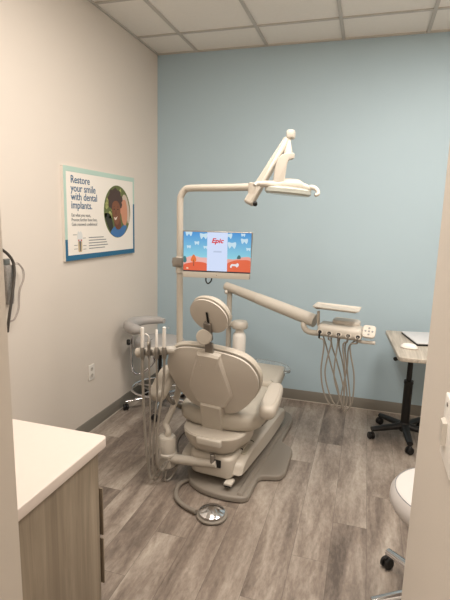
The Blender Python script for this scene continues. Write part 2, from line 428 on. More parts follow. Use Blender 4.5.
player('far_face', [(.045, .06), (.075, .09), (.12, .09), (.145, .03), (.145, -.05), (.115, -.105), (.07, -.08), (.05, -.02), (.035, 0)], 3, (198, 140, 112))
player('neck', [(-.05, -.04), (.03, -.05), (.045, -.12), (-.01, -.135), (-.05, -.10)], 4, (104, 62, 42))
hr_ = []
for k in range(40):
    a = 2 * math.pi * k / 40; q = 1 + .07 * math.sin(9 * a) + .04 * math.sin(17 * a + 1)
    hr_.append((-.035 + .105 * q * math.cos(a), .085 + .088 * q * math.sin(a)))
player('curly_hair', hr_, 5, (74, 55, 48), 2)
player('near_face', [(-.085, .04), (-.06, .075), (-.01, .08), (.028, .05), (.038, -.01), (.026, -.065), (-.008, -.10), (-.045, -.085), (-.075, -.04)], 6, (126, 80, 56))
player('smile', [(-.058, -.04), (-.035, -.046), (-.008, -.034), (-.03, -.062), (-.050, -.058)], 7, (222, 208, 196))
for ex in (-.055, .0): player('eye', [(ex - .010, .018), (ex, .023), (ex + .010, .018), (ex, .013)], 7, (40, 26, 22))
for ex in (-.056, .001): player('eyebrow', [(ex - .014, .033), (ex, .039), (ex + .014, .034), (ex, .035)], 7, (56, 38, 30))
player('nose', [(-.034, .012), (-.026, .012), (-.018, -.016), (-.029, -.023), (-.040, -.018)], 7, (108, 66, 46))

out = thing('wall_outlet', 'white duplex power outlet low on the left wall', 'outlet', (XL, 2.847, .453))
Mr = Matrix(((0, 0, 1, 0), (1, 0, 0, 0), (0, 1, 0, 0), (0, 0, 0, 1)))
obj('cover_plate', pad(roundpoly([(-.036, -.058), (.036, -.058), (.036, .058), (-.036, .058)], .006), .007, .002, Mr @ Matrix.Translation((0, 0, .0005))), M['white'], out)
for s in (-1, 1):
    k = obj('socket', pad(ellipse(.017, .014, 20, 0, s * .024), .002, .0008, Mr @ Matrix.Translation((0, 0, .0075))), M['plastic2'], out)
    bm = bmesh.new(); box(bm, (-.006, s * .024 + .003, .0098), (.002, .009, .001), 0, None); box(bm, (.006, s * .024 + .003, .0098), (.002, .008, .001), 0, None)
    bmesh.ops.transform(bm, matrix=Mr, verts=bm.verts); obj('slot', bm, M['dark'], k)

# blood pressure gauge set hanging on the left wall, half behind the front wall
bp = thing('wall_gauge_set', 'grey gauge holder with dark hose loop and thin tube on the left wall', 'medical gauge', (XL, 2.06, 1.15))
def lw(u, v, x=.04): return at(u, v, 0, XL + x) - Vector((XL, 2.06, 1.15))
obj('bracket', B(lw(5, 268, .012), (.022, .06, .10), .005), M['steel'], bp)
g0 = lw(8, 268, .03)
obj('gauge_case', slab(bmesh.new(), roundpoly([(-.035, -.02), (.035, -.02), (.035, .03), (-.035, .03)], .012), [(.018, -.20), (.012, -.18), (.002, -.03), (0, 0), (.004, .012), (.012, .016)], Matrix.Translation(g0) @ Matrix.Rotation(math.pi / 2, 4, 'Z')), mat('mesh_grey', (140, 136, 132), .45, noise=.4, nscale=90), bp)
obj('hose', T_([lw(-6, 246, .05), lw(4, 251, .05), lw(11, 258, .055), lw(14, 266, .06), lw(14, 280, .065), lw(11.5, 300, .07), lw(9, 318, .065), lw(7.5, 332, .05)], .008, seg=10), M['hose_dark'], bp)['label'] = 'dark grey rubber hose loop'
bm = bmesh.new()
for s in (0, 1):
    q = s * 1.2
    tube(bm, [lw(13, 264 + q), lw(18, 263 + q), lw(23.5 - q, 270), lw(24 - q, 279), lw(20.5 - q, 289), lw(19.5 - q, 298), lw(19 - q, 309), lw(15 - q, 319), lw(10.5, 322 - q)], .0026, seg=8)
obj('clear_tube', bm, mat('clear_tube', (176, 166, 160), .25, alpha=.75), bp)['label'] = 'thin clear tube'

# light switch on the partition beside the camera
sw = thing('light_switch', 'white paddle light switch on the near right wall', 'light switch', (XP, .640, 1.325))
Ms = Matrix(((0, 0, -1, 0), (-1, 0, 0, 0), (0, 1, 0, 0), (0, 0, 0, 1)))
obj('cover_plate', pad(roundpoly([(-.042, -.045), (.042, -.045), (.042, .045), (-.042, .045)], .004), .007, .002, Ms @ Matrix.Translation((0, 0, .0005))), M['white'], sw)
obj('paddle', slab(bmesh.new(), [(-.030, -.022), (-.006, -.022), (-.006, .012), (-.030, .012)], [(0, .006), (.003, .013)], Ms), M['plastic2'], sw)
obj('screw', L_([(.003, 0), (.003, .001), (0, .0015)], Ms @ Vector((-.02, .034, .0075)), (-1, 0, 0), 12), M['steel'], sw)

# ------------------------------------------------------------------ dental chair
CH = Vector((-.80, 2.5, 0)); CR = math.radians(-5)
chair = thing('dental_chair', 'beige reclining dental chair with round headrest in the middle of the room', 'dental chair', CH, CR)
CI = (Matrix.Translation(CH) @ Matrix.Rotation(CR, 4, 'Z')).inverted()
def cl(p): return CI @ Vector(p)
TB = math.radians(19)
up = Vector((0, -math.sin(TB), math.cos(TB))); nb = Vector((0, -math.cos(TB), -math.sin(TB))); rt = Vector((1, 0, 0))
BC = Vector((.006, -.055, .648))
def plane(c, x, y, z): mm = Matrix((x, y, z)).transposed().to_4x4(); mm.translation = c; return mm
MB_ = plane(BC, rt, up, nb) @ Matrix.Rotation(math.radians(-4), 4, 'Z')      # local x right, y up the back, z towards the camera side
half = [(0, -.203), (.08, -.198), (.140, -.176), (.198, -.12), (.250, -.04), (.280, .045), (.277, .12), (.238, .185), (.18, .222), (.10, .237), (0, .240)]
outl = closed(half + [(-x, y) for x, y in half[-2:0:-1]], 4)
def dome(outline, d0, d1, rim, mtx, steps=(.0, .15, .3, .5, .7, .85, .95, 1.0), pw=2.2):
    """moulded shell: rim at height d0, crown at d1"""
    Ls = [(0, d0 - rim)] + [(0, d0)] + [(-max(.03, 1 - s * .97), d0 + (d1 - d0) * (1 - (1 - s) ** pw)) for s in steps[1:]]
    return slab(bmesh.new(), outline, Ls, mtx)
obj('back_shell', dome(outl, .012, .040, .012, MB_), M['shell'], chair)
obj('back_seam', slab(bmesh.new(), outl, [(.010, .006), (.004, .002), (.004, -.008), (.010, -.010)], MB_), M['dark'], chair)
out2 = [(x * 1.045, y * 1.03 + .004) for x, y in outl]
obj('back_cushion', slab(bmesh.new(), out2, [(.018, -.009), (.006, -.012), (0, -.026), (.002, -.044), (.012, -.060), (-.85, -.066), (-.5, -.05), (-.1, -.042)], MB_), M['uphol'], chair)
# spine cover
sp_ = closed([(-.058, .236), (.058, .236), (.070, .215), (.10, .12), (.132, .0), (.128, -.05), (.098, -.10), (.074, -.13), (-.074, -.13), (-.098, -.10), (-.128, -.05), (-.132, .0), (-.10, .12), (-.070, .215)], 3)
obj('spine_cover', slab(bmesh.new(), sp_, [(0, .012), (0, .040), (.012, .052), (-.6, .056), (-.1, .057)], MB_), M['shell'], chair)
obj('spine_bar', slab(bmesh.new(), roundpoly([(-.058, -.40), (.082, -.40), (.070, -.118), (-.066, -.118)], .01), [(0, .0), (0, .058), (.008, .066)], MB_), M['plastic'], chair)
# headrest
th = math.radians(24); uh = Vector((0, -math.sin(th), math.cos(th))); nh = Vector((0, -math.cos(th), -math.sin(th)))
HC = cl(at(209, 316, 1, 2.31)); MH = Matrix.Translation(HC) @ Matrix.Rotation(math.radians(-9), 4, 'Z') @ plane(Vector((0, 0, 0)), rt, uh, nh) @ Matrix.Rotation(math.radians(-9), 4, 'Z')
he = ellipse(.118, .105, 40)
hp = obj('headrest_cushion', slab(bmesh.new(), [(x * 1.03, y * 1.03 + .004) for x, y in he], [(.014, -.005), (.002, -.012), (0, -.028), (.014, -.05), (-.6, -.06), (-.1, -.058)], MH), M['uphol'], chair)
obj('headrest_seam', slab(bmesh.new(), he, [(.008, .0), (.003, -.001), (.003, -.005), (.008, -.006)], MH), M['dark'], chair)
hs = obj('headrest_shell', dome(he, .006, .016, .008, MH), M['shell'], chair)
obj('slot', pad(roundpoly([(-.0065, -.02), (.0065, -.02), (.002, .048), (-.011, .048)], .004), .003, .001, MH @ Matrix.Translation((.004, -.010, .0185))), M['dark'], hs)
hb = obj('headrest_bracket', pad(roundpoly([(-.025, -.15), (.025, -.15), (.022, -.03), (-.022, -.03)], .008), .022, .004, MH @ Matrix.Translation((0, .0, .012))), M['steel'], chair)
obj('headrest_knob', L_([(.038, 0), (.043, .004), (.044, .024), (.039, .030), (0, .033)], MH @ Vector((-.016, -.122, .034)), (.15, -1, .05), 32), M['plastic'], chair)
obj('headrest_stem', pad(roundpoly([(-.024, .21), (.024, .21), (.024, .30), (-.024, .30)], .006), .020, .003, MB_ @ Matrix.Translation((0, 0, .008))), M['steel'], chair)
# seat, leg rest
Mz = lambda z: Matrix.Translation((0, 0, z))
seat_o = closed([(0, -.03), (.12, -.025), (.215, .01), (.265, .08), (.275, .2), (.27, .35), (.25, .5), (.225, .56), (0, .57), (-.225, .56), (-.25, .5), (-.27, .35), (-.275, .2), (-.265, .08), (-.215, .01), (-.12, -.025)], 4)
obj('seat', pad(seat_o, .105, .04, Mz(.348), crown=.006), M['uphol'], chair)
leg_o = roundpoly([(-.225, .55), (.225, .55), (.205, .80), (.185, .975), (-.185, .975), (-.205, .80)], .03)
obj('leg_rest', pad(leg_o, .095, .03, Mz(.385), crown=.006), M['uphol'], chair)
toe = closed([(-.22, .88), (-.215, .98), (-.13, 1.06), (0, 1.08), (.13, 1.06), (.215, .98), (.22, .88), (0, .86)], 5)
obj('toe_cover', slab(bmesh.new(), toe, [(.0, .452), (0, .468), (.003, .472), (.006, .4725)]), M['clear'], chair)['label'] = 'clear vinyl toe cover'
# arm pads leaning up along both sides
for s in (-1, 1):
    if s > 0: a, b = cl(at(267, 411, 1, 2.50)), cl(at(276, 388, 1, 2.78))
    else: a, b = cl(at(157, 394, 1, 2.39)), cl(at(169, 370, 1, 2.54))
    d = (b - a); ax = d.normalized(); side = Vector((1, 0, 0)); side = (side - ax * side.dot(ax)).normalized(); nn = side.cross(ax)
    mm = plane(a, side, ax, nn); Ln = d.length
    o2 = roundpoly([(-.048, -.035), (.048, -.035), (.055, Ln * .5), (.045, Ln + .03), (-.045, Ln + .03), (-.055, Ln * .5)], .045, 5)
    ar = obj('armrest', pad(o2, .085, .032, mm @ Matrix.Translation((0, 0, -.05)), crown=.004), M['plastic'], chair)
    e1_ = a + d * .45 + nn * -.03
    obj('arm_support', T_([e1_, e1_ + Vector((-s * .03, .03, -.10)), Vector((s * .25, .14, .36))], .016, seg=10), M['steel'], ar)
# cowl below the back, shelf, housing
bowl = closed([(0, -.14), (.10, -.125), (.17, -.07), (.20, .02), (.19, .14), (-.19, .14), (-.20, .02), (-.17, -.07), (-.10, -.125)], 5)
obj('pivot_cowl', slab(bmesh.new(), bowl, [(.085, .215), (.06, .222), (.03, .255), (.006, .30), (0, .338), (.006, .348), (.03, .348)]), M['plastic'], chair)
sh = obj('rear_step', pad(roundpoly([(-.070, -.150), (.090, -.150), (.080, .02), (-.060, .02)], .02), .045, .010, Mz(.298) @ Matrix.Translation((.012, 0, 0))), M['plastic2'], chair)
obj('slot', B((.02, -.125, .3435), (.02, .006, .002)), M['dark'], sh)
obj('seam_band', slab(bmesh.new(), bowl, [(.092, .206), (.080, .208), (.080, .216), (.092, .218)]), M['dark'], chair)
hous = obj('lift_housing', pad(roundpoly([(-.10, -.105), (.15, -.105), (.165, -.02), (.165, .25), (-.165, .25), (-.165, .02)], .04), .135, .022, Mz(.085)), M['plastic'], chair)
obj('arm_socket', B((.06, -.106, .180), (.062, .012, .046), .003), M['dark'], hous)
# lift arm cover running forward and down on the right of the seat
def ylz(y, t0, t1, a0, a1): return t0 + (t1 - t0) * (y - a0) / (a1 - a0)
prof = [(-.055, .105), (-.065, .14), (-.04, .175), (.03, .195), (.15, .20), (.5, .19), (.8, .18), (.90, .16), (.92, .11), (.87, .06), (.5, .055), (.2, .08)]
prof = closed([(y, z) for y, z in prof], 3)
MX = Matrix(((0, 0, 1, 0), (1, 0, 0, 0), (0, 1, 0, 0), (0, 0, 0, 1)))   # (y,z,x)
bm = slab(bmesh.new(), prof, [(.03, -.20), (.01, -.195), (0, -.18), (0, .19), (.006, .204), (.016, .212)], MX)
obj('lift_arm_cover', bm, M['plastic'], chair)
obj('cover_panel', pad(roundpoly([(-.10, .03), (.192, .03), (.192, .34), (-.10, .34)], .02), .010, .004, Matrix.Translation((0, 0, .194)) @ Matrix.Rotation(math.radians(-1.5), 4, 'X')), M['greige'], chair)['label'] = 'grey green removable panel'
obj('panel_seam', T_([(-.06, .225, .199), (.10, .222, .200), (.178, .212, .200), (.198, .190, .190)], .0028, seg=6), M['dark'], chair)
obj('release_lever', B((.145, -.10, .078), (.05, .07, .018), .006), M['plastic2'], chair)
obj('lever_tip', B((.145, -.115, .070), (.04, .05, .008), .003), M['dark'], chair)
# floor plate with a toe tread on the right
bpl = roundpoly([(-.27, .18), (-.17, .0), (-.13, -.10), (-.03, -.165), (.12, -.185), (.245, -.16), (.275, -.13), (.262, .11), (.375, .145), (.405, .20), (.375, .52), (.34, .56), (.27, .60), (.26, 1.02), (.19, 1.14), (-.2, 1.14), (-.27, 1.02)],
                [.06, .05, .06, .06, .08, .04, .03, .05, .05, .05, .05, .03, .05, .08, .08, .08, .08], 5)
base = obj('floor_plate', slab(bmesh.new(), bpl, [(.008, .003), (0, .008), (0, .030), (.003, .035), (.008, .038), (.012, .039)]), M['taupe'], chair)
rg = roundpoly([(.205, -.145), (.245, -.15), (.25, .95), (.215, .95)], .012)
obj('plate_ridge', slab(bmesh.new(), rg, [(0, .034), (.004, .048), (.009, .052)]), M['taupe'], base)
obj('lift_column', B((0, .45, .12), (.22, .5, .16), .02), M['taupe'], chair)

# foot control
FC = at(212, 513, 2, .02)
foot = thing('foot_control', 'chrome domed foot control disc on the floor near the chair base', 'foot pedal', (FC.x, FC.y, 0))
obj('rim', L_([(.078, .002), (.084, .006), (.084, .014), (.078, .019), (.066, .019)], (0, 0, 0), seg=40), M['taupe'], foot)
obj('dome', L_([(.066, .018), (.071, .024), (.071, .032), (.065, .036), (.03, .050), (.012, .056), (0, .057)], (0, 0, 0), seg=40), M['chrome'], foot)
pp = [at(196, 512, 2, .02), at(183, 505, 2, .014), at(176, 496, 2, .014), at(180, 484, 2, .014), at(196, 477, 2, .014), at(206, 472, 2, .016)]
obj('hose', T_([p - Vector((FC.x, FC.y, 0)) for p in pp], .0135, seg=10), M['taupe'], foot)

# ------------------------------------------------------------------ light post with arm to the chair base
PB = Vector((-1.085, 2.44, 0)); PX, PY = at(180, 300, 1, 2.56).x, 2.56
lp = thing('light_post', 'tall beige pipe post with side arm, rising left of the chair', 'support post', (PB.x, PB.y, 0))
def rel(o_):
    b = Vector(o_.location); return lambda p: Vector(p) - b
r = rel(lp)
blk = obj('pivot_block', L_([(.046, .075), (.056, .084), (.058, .150), (.063, .155), (.063, .169), (.056, .175), (.055, .262), (.047, .274), (0, .276)], seg=36), M['plastic2'], lp)
AE = at(254, 187, 1, 2.40)
pts = [(PB.x, 2.44, .25), (PB.x + .006, 2.445, .30)] + [tuple(at(*q)) for q in ((166, 424, 1, 2.48), (172, 410, 1, 2.52), (177, 396, 1, 2.55), (179.5, 378, 1, PY), (179.7, 340, 1, PY), (179.8, 280, 1, PY), (180, 230, 1, PY), (180.2, 202, 1, PY), (181.5, 195, 1, PY), (185, 190, 1, PY), (191, 188.2, 1, 2.55), (220, 187.8, 1, 2.49))]
obj('pole', T_([r(p) for p in pts + [AE]], .0195, seg=16, smooth=6), M['plastic'], lp)
obj('collar', L_([(.0215, 0), (.026, .003), (.026, .095), (.0215, .1)], r(at(180, 273, 1, PY)), seg=24), M['plastic'], lp)
sa, sb = Vector((-1.05, 2.43, .135)), Vector((-.745, 2.385, .180))
bm = tube(bmesh.new(), [r(sa), r(sa * .5 + sb * .5), r(sb)], .03, rs=[.033, .030, .024], seg=14, flat_=.9)
obj('side_arm', bm, M['plastic2'], lp)
obj('arm_hinge', L_([(.014, 0), (.014, .05), (.010, .055)], r((-.77, 2.38, .185)), seg=16), M['steel'], lp)
hc = bmesh.new()
tube(hc, [r((-1.075, 2.40, .06)), r((-1.07, 2.38, .015)), r((-1.05, 2.40, -.0 + .012)), r((-1.03, 2.43, .05)), r((-1.0, 2.46, .14))], .006, seg=8)
obj('cable', hc, M['hose'], lp)
obj('cord', T_([r(at(178, 452, 1, 2.44)), r(at(178, 442, 1, 2.46)), r(at(184, 433, 1, 2.48)), r(at(192, 430, 1, 2.52))], .0045, seg=8), M['hose_dark'], lp)
obj('joint', L_([(.020, 0), (.024, .004), (.024, .078), (.018, .082)], r(AE + Vector((-.006, -.002, -.060))), seg=24), M['plastic'], lp)

# ------------------------------------------------------------------ operating lamp
A0 = at(251, 199, 1, 2.390); A1 = at(288, 139, 1, 2.500)
lamp = thing('operating_lamp', 'beige dental operating lamp on a folded spring arm above the chair', 'lamp', (AE.x, AE.y, AE.z - .07))
r = rel(lamp)
d = (A1 - A0); ax = d.normalized(); side = Vector((1, 0, .0)); nn = ax.cross(side).normalized(); side = nn.cross(ax).normalized()
mm = plane(r(A0), side, ax, nn)
obj('spring_arm', pad(roundpoly([(-.026, -.03), (.026, -.03), (.019, d.length), (-.019, d.length)], .012), .045, .012, mm @ Matrix.Translation((0, 0, -.022))), M['plastic'], lamp)
obj('elbow_cap', B(r(at(291, 134.5, 1, 2.500)), (.042, .055, .044), .010), M['plastic2'], lamp)
obj('dark_knob', L_([(.009, 0), (.012, .004), (.012, .018), (.008, .022)], r(at(255, 203, 1, 2.350)), (.3, -1, -.4), 16), M['dark'], lamp)
Q0 = at(289, 139, 1, 2.490); Q1 = at(288, 156, 1, 2.470)
obj('spindle', L_([(.010, 0), (.012, .02), (.016, .045), (.022, .065), (.022, (Q0 - Q1).length)][::1], r(Q0), (Q1 - Q0), 20), M['plastic'], lamp)
yk = roundpoly([(272.0, 190.5), (275, 168), (278.5, 157), (285, 153), (294, 153.5), (294, 159), (288.5, 160), (286.5, 165), (283, 189.5)], [1.5, 6, 5, 6, 1.5, 1.5, 2, 4, 1.5], 4)
O3 = at(282, 172, 1, 2.40); yx = Vector((.957, .29, 0)).normalized(); yz = Vector((0, 0, 1)); yn = yx.cross(yz)
def onyoke(u, v):
    d = at(u, v, 1, 2.4) - CAM; t = (O3 - CAM).dot(yn) / d.dot(yn); p = CAM + d * t - O3; return (p.dot(yx), p.dot(yz))
obj('yoke', pad([onyoke(*p) for p in yk], .055, .005, Matrix.Translation(r(O3)) @ Matrix((yx, yz, yn)).transposed().to_4x4() @ Matrix.Translation((0, 0, -.03))), M['plastic2'], lamp)
hl = r(at(257, 184, 1, 2.340)); hr = r(at(311, 190, 1, 2.460)); hcx = r(at(291, 187, 1, 2.420))
dr = (hr - hl).normalized()
bm = tube(bmesh.new(), [hl, r(at(266, 184, 1, 2.360)), r(at(274, 185.5, 1, 2.380)), r(at(284, 185.5, 1, 2.410)), r(at(296, 186, 1, 2.440)), r(at(304, 187.5, 1, 2.455)), r(at(311, 190, 1, 2.470))], .02,
          rs=[.012, .017, .024, .036, .035, .021, .014], seg=16)
obj('head', bm, M['plastic'], lamp)
obj('lens', slab(bmesh.new(), ellipse(.122, .072, 36), [(.012, -.016), (.0, -.006), (0, .012), (.02, .022)], plane(r(at(288, 192, 1, 2.420)), dr, dr.cross(Vector((0, 0, 1))).normalized() * -1, dr.cross(dr.cross(Vector((0, 0, 1)))).normalized() * -1)), M['glass'], lamp)
bm = tube(bmesh.new(), [r(at(308, 188, 1, 2.465)), r(at(313, 187.5, 1, 2.460)), r(at(317, 190, 1, 2.450)), r(at(318, 194, 1, 2.440)), r(at(315, 195.5, 1, 2.430))], .010, rs=[.014, .013, .011, .010, .008], seg=12)
obj('handle', bm, M['plastic2'], lamp)
bm = tube(bmesh.new(), [r(at(262, 184, 1, 2.350)), r(at(257, 183.5, 1, 2.335)), r(at(254.5, 185.5, 1, 2.320))], .011, rs=[.013, .012, .009], seg=12)
obj('handle', bm, M['plastic2'], lamp)

# ------------------------------------------------------------------ monitor on the post
mc = at(217.5, 254, 1, 2.480)
mon = thing('monitor', 'flat computer monitor with cartoon teeth picture, clamped to the tall pole', 'monitor', mc, 0)
tl, tr_, bl = at(185, 230.5, 1, 2.465), at(253.6, 232.4, 1, 2.520), at(182.4, 277, 1, 2.465)
mx_ = (tr_ - tl).normalized(); my_ = (tl - bl); my_ = (my_ - mx_ * my_.dot(mx_)).normalized(); mz_ = mx_.cross(my_)
MW, MH2 = (tr_ - tl).length * 1.025, (tl - bl).length
mm = plane((bl - mc), mx_, my_, mz_)
obj('casing', pad(roundpoly([(0, 0), (MW - .01, 0), (MW, MH2), (0, MH2)], .005), .028, .004, mm @ Matrix.Translation((0, 0, -.028))), M['steel'], mon)
obj('bottom_bezel', pad([(0.002, .001), (MW - .012, .001), (MW - .010, .034), (0.002, .034)], .002, .0005, mm @ Matrix.Translation((0, 0, .0002))), mat('silver_bezel', (186, 180, 170), .35), mon)
sc0, sc1 = .006, MW - .007; sh0, sh1 = .036, MH2 - .006
SW, SH = sc1 - sc0, sh1 - sh0
ms = mm @ Matrix.Translation((sc0, sh0, 0))
def em(n_, c, e=.85):
    M_ = bpy.data.materials.new(n_); M_.use_nodes = True; b = M_.node_tree.nodes['Principled BSDF']
    b.inputs['Base Color'].default_value = (.02, .02, .02, 1); b.inputs['Roughness'].default_value = .3
    b.inputs['Emission Color'].default_value = lin(c); b.inputs['Emission Strength'].default_value = e; return M_
M_sky = em('screen_sky', (60, 160, 222)); nt = M_sky.node_tree
tc = nt.nodes.new('ShaderNodeTexCoord'); sx_ = nt.nodes.new('ShaderNodeSeparateXYZ'); rp = nt.nodes.new('ShaderNodeValToRGB'); mr = nt.nodes.new('ShaderNodeMapRange')
nt.links.new(tc.outputs['Generated'], sx_.inputs[0]); nt.links.new(sx_.outputs[2], mr.inputs[0]); nt.links.new(mr.outputs[0], rp.inputs[0])
rp.color_ramp.elements[0].position = .3; rp.color_ramp.elements[0].color = lin((150, 222, 236)); rp.color_ramp.elements[1].color = lin((58, 150, 222))
nt.links.new(rp.outputs[0], nt.nodes['Principled BSDF'].inputs['Emission Color'])
scr = obj('screen', prism([(0, 0), (SW, 0), (SW, SH), (0, SH)], .0002, .0012, ms), M_sky, mon)
def sp2(name, pts, d, c, n=5, smooth=True, e=.85):
    pts = [(min(max(x, 0), 1) * SW, min(max(y, 0), 1) * SH) for x, y in (closed(pts, n) if smooth else pts)]
    return obj(name, prism(pts, .0013 + d * .0002, .0013 + (d + 1) * .0002, ms), em(name + '_light', c, e), scr)
sp2('pink_hill', [(0, .08), (0, .30), (.06, .36), (.16, .40), (.26, .36), (.36, .34), (.36, .1), (.2, .02)], 0, (246, 186, 178))
sp2('pink_hill', [(.64, .05), (.64, .32), (.76, .34), (.88, .40), (1, .38), (1.0, .05)], 0, (244, 170, 156))
sp2('orange_hill', [(0, 0), (0, .16), (.10, .22), (.22, .25), (.36, .20), (.36, 0)], 1, (236, 98, 62))
sp2('orange_hill', [(.64, 0), (.64, .20), (.74, .30), (.86, .33), (1, .30), (1, 0)], 1, (236, 104, 66))
sp2('tree_crown', [(.11, .28), (.13, .38), (.155, .43), (.18, .38), (.195, .28), (.155, .24)], 2, (238, 118, 50))
sp2('tree_crown', [(0, .24), (0, .36), (.03, .38), (.05, .28), (.03, .22)], 2, (56, 122, 128))
sp2('tree_crown', [(.80, .36), (.81, .43), (.83, .45), (.85, .42), (.85, .36)], 2, (52, 108, 112))
sp2('tree_trunk', [(.150, .14), (.162, .14), (.160, .30), (.152, .30)], 3, (120, 66, 44), smooth=False)
sp2('cow', [(.70, .15), (.72, .22), (.78, .22), (.81, .25), (.83, .20), (.80, .14), (.78, .17), (.73, .17), (.72, .12)], 3, (240, 238, 240), 3)
for x, y, s in ((.08, .96, .05), (.30, .90, .055), (.20, .72, .035), (.67, .92, .05), (.72, .69, .06), (.90, .80, .05), (.96, .60, .03), (.08, .62, .03), (.33, .62, .03), (.88, .95, .03)):
    sp2('cartoon_tooth', [(x - s, y + .02), (x - s * .9, y + s * 1.3), (x, y + s), (x + s * .9, y + s * 1.3), (x + s, y), (x + s * .6, y - s * 1.4), (x, y - s * .3), (x - s * .6, y - s * 1.4)], 2, (206, 234, 248), 3)
sp2('flower_dots', [(.04, .08), (.06, .10), (.08, .08), (.06, .06)], 3, (250, 226, 200), 3)
sp2('center_panel', [(.355, .0), (.655, .0), (.655, 1), (.355, 1)], 3, (208, 222, 250), smooth=False, e=.95)
text_mesh('logo', 'Epic', .036, em('logo_red', (214, 30, 44), .9), scr, ms @ Matrix.Translation((.505 * SW, .74 * SH, .0026)) @ Matrix.Diagonal((1.12, 1, 1, 1)), 'CENTER', .0002, .0013, shear=.25)
sp2('form_line', [(.45, .50), (.57, .50), (.57, .54), (.45, .54)], 4, (190, 206, 236), smooth=False)
sp2('taskbar', [(0, 0), (1, 0), (1, .028), (0, .028)], 5, (30, 34, 52), smooth=False, e=.6)
obj('power_light', L_([(.002, 0), (.002, .0006)], mm @ Vector((MW * .5, .018, .0022)), mz_, 10), M['dark'], mon)
cm = bmesh.new(); box(cm, at(179, 262, 1, PY) - mc, (.062, .062, .055), .004); obj('pole_clamp', cm, M['steel'], mon)
bm = T_([at(181, 262, 1, PY) - mc, at(192, 261, 1, PY + .02) - mc, at(212, 256, 1, PY) - mc, at(214, 255, 1, PY - .03) - mc], .013, seg=10); obj('swivel_arm', bm, M['steel'], mon)
obj('clamp_knob', L_([(.014, 0), (.016, .004), (.016, .02), (.01, .024)], at(176, 262, 1, PY) - mc, (-1, -.3, 0), 16), M['steel'], mon)
obj('cable', T_([at(206, 276, 1, 2.510) - mc, at(206, 281, 1, 2.500) - mc, at(208, 283.5, 1, 2.500) - mc, at(211, 281, 1, 2.500) - mc, at(212, 276, 1, 2.510) - mc], .004, seg=8), M['dark'], mon)

# ------------------------------------------------------------------ assistant's instrument bar
asi = thing('instrument_bar', 'beige horizontal holder bar carrying suction tools left of the chair', 'instrument holder', (-1.13, 2.40, .80))
r = rel(asi)
b0, b1, b2 = at(139, 352.5, 1, 2.38), at(173, 350, 1, 2.40), Vector((PX + .002, PY, .775))
obj('bar', T_([r(b0), r((b0 + b1) / 2), r(b1), r(b2)], .024, seg=18, smooth=4), M['plastic2'], asi)
obj('end_cap', L_([(.027, -.012), (.029, 0), (.029, .012), (.02, .018), (0, .02)], r(b0), (b0 - b1), 24), M['plastic'], asi)
obj('post_clamp', L_([(.028, 0), (.031, .004), (.031, .05), (.028, .054)], r((PX + .002, PY, .75)), seg=24), M['plastic'], asi)
tx = [145.0, 151.5, 159.0, 166.5]
for k, u in enumerate(tx):
    c = at(u, 351.5, 1, 2.38)
    obj('holder', B(r(c + Vector((0, -.012, 0))), (.026, .05, .034), .006), M['steel'], asi)
def hose_path(u, k, dz=.0):
    c = at(u, 351.5, 1, 2.37)
    return c
low = [((143.5, 400), (146, 445), (151, 478), (158, 462), (160, 448)),
       ((150.0, 395), (150, 440), (149.5, 470), (156, 480), (163, 465)),
       ((157, 395), (154, 430), (153, 466), (158, 476), (166, 462)),
       ((163, 390), (158, 425), (157, 460), (162, 470), (169, 460))]
names = [('suction_valve', 'white suction tube, leftmost of the tools standing in the holder bar', 'suction tool'),
         ('air_water_syringe', 'short silver air water syringe with clear nozzle in the holder bar', 'syringe'),
         ('saliva_ejector', 'thin white suction tube right of the short silver syringe', 'suction tool'),
         ('suction_valve', 'white suction tube nearest the chair back in the holder bar', 'suction tool')]
for k, u in enumerate(tx):
    c = at(u, 351.5, 1, 2.37); c = c + Vector((0, -.032, 0))
    t = thing(names[k][0], names[k][1], names[k][2], c, 0, 'suction tools in the holder bar' if k != 1 else None)
    topu = [144.5, 151.3, 158.3, 166][k]
    if k == 1:
        obj('body', L_([(.008, -.03), (.010, 0), (.010, .04), (.013, .055), (.012, .07), (.006, .078)], seg=16), M['steel'], t)
        obj('button', B((0, -.013, .06), (.012, .006, .02), .002), M['plastic2'], t)
        obj('nozzle', T_([(0, 0, .075), (.0, -.005, .10), (-.01, -.01, .112), (-.02, -.012, .115)], .004, seg=8), M['white'], t)
        obj('lever', T_([(-.02, -.005, .07), (0, 0, .074), (.022, 0, .085)], .003, seg=8), M['clear'], t)
    else:
        hh = .150 if k != 2 else .135; rr = [.0105, 0, .0075, .0105][k]
        obj('body', L_([(.011, -.035), (.014, -.02), (.014, .025), (rr, .035)], seg=16), M['steel'], t)
        obj('tube', L_([(rr, .033), (rr, hh), (rr * .7, hh + .003), (0, hh + .002)], seg=16), M['white'], t)
        if k == 3: obj('tip', T_([(0, 0, hh - .004), (.012, 0, hh), (.030, 0, hh - .002)], .003, seg=8), M['clear'], t)
    a, b, cc, dd, ee = low[k]
    P = [Vector((0, 0, -.03)), Vector((0, .0, -.08)), at(a[0], a[1], 1, 2.345) - c, at(b[0], b[1], 1, 2.33) - c, at(cc[0], cc[1], 1, 2.31) - c, at(dd[0], dd[1], 1, 2.34) - c, at(ee[0], ee[1], 1, 2.37) - c]
    for p in P:
        if p.z + c.z < .02: p.z = .02 - c.z
    obj('hose', T_(P, [.0085, .0055, .006, .0075][k], seg=10), M['hose'], t)

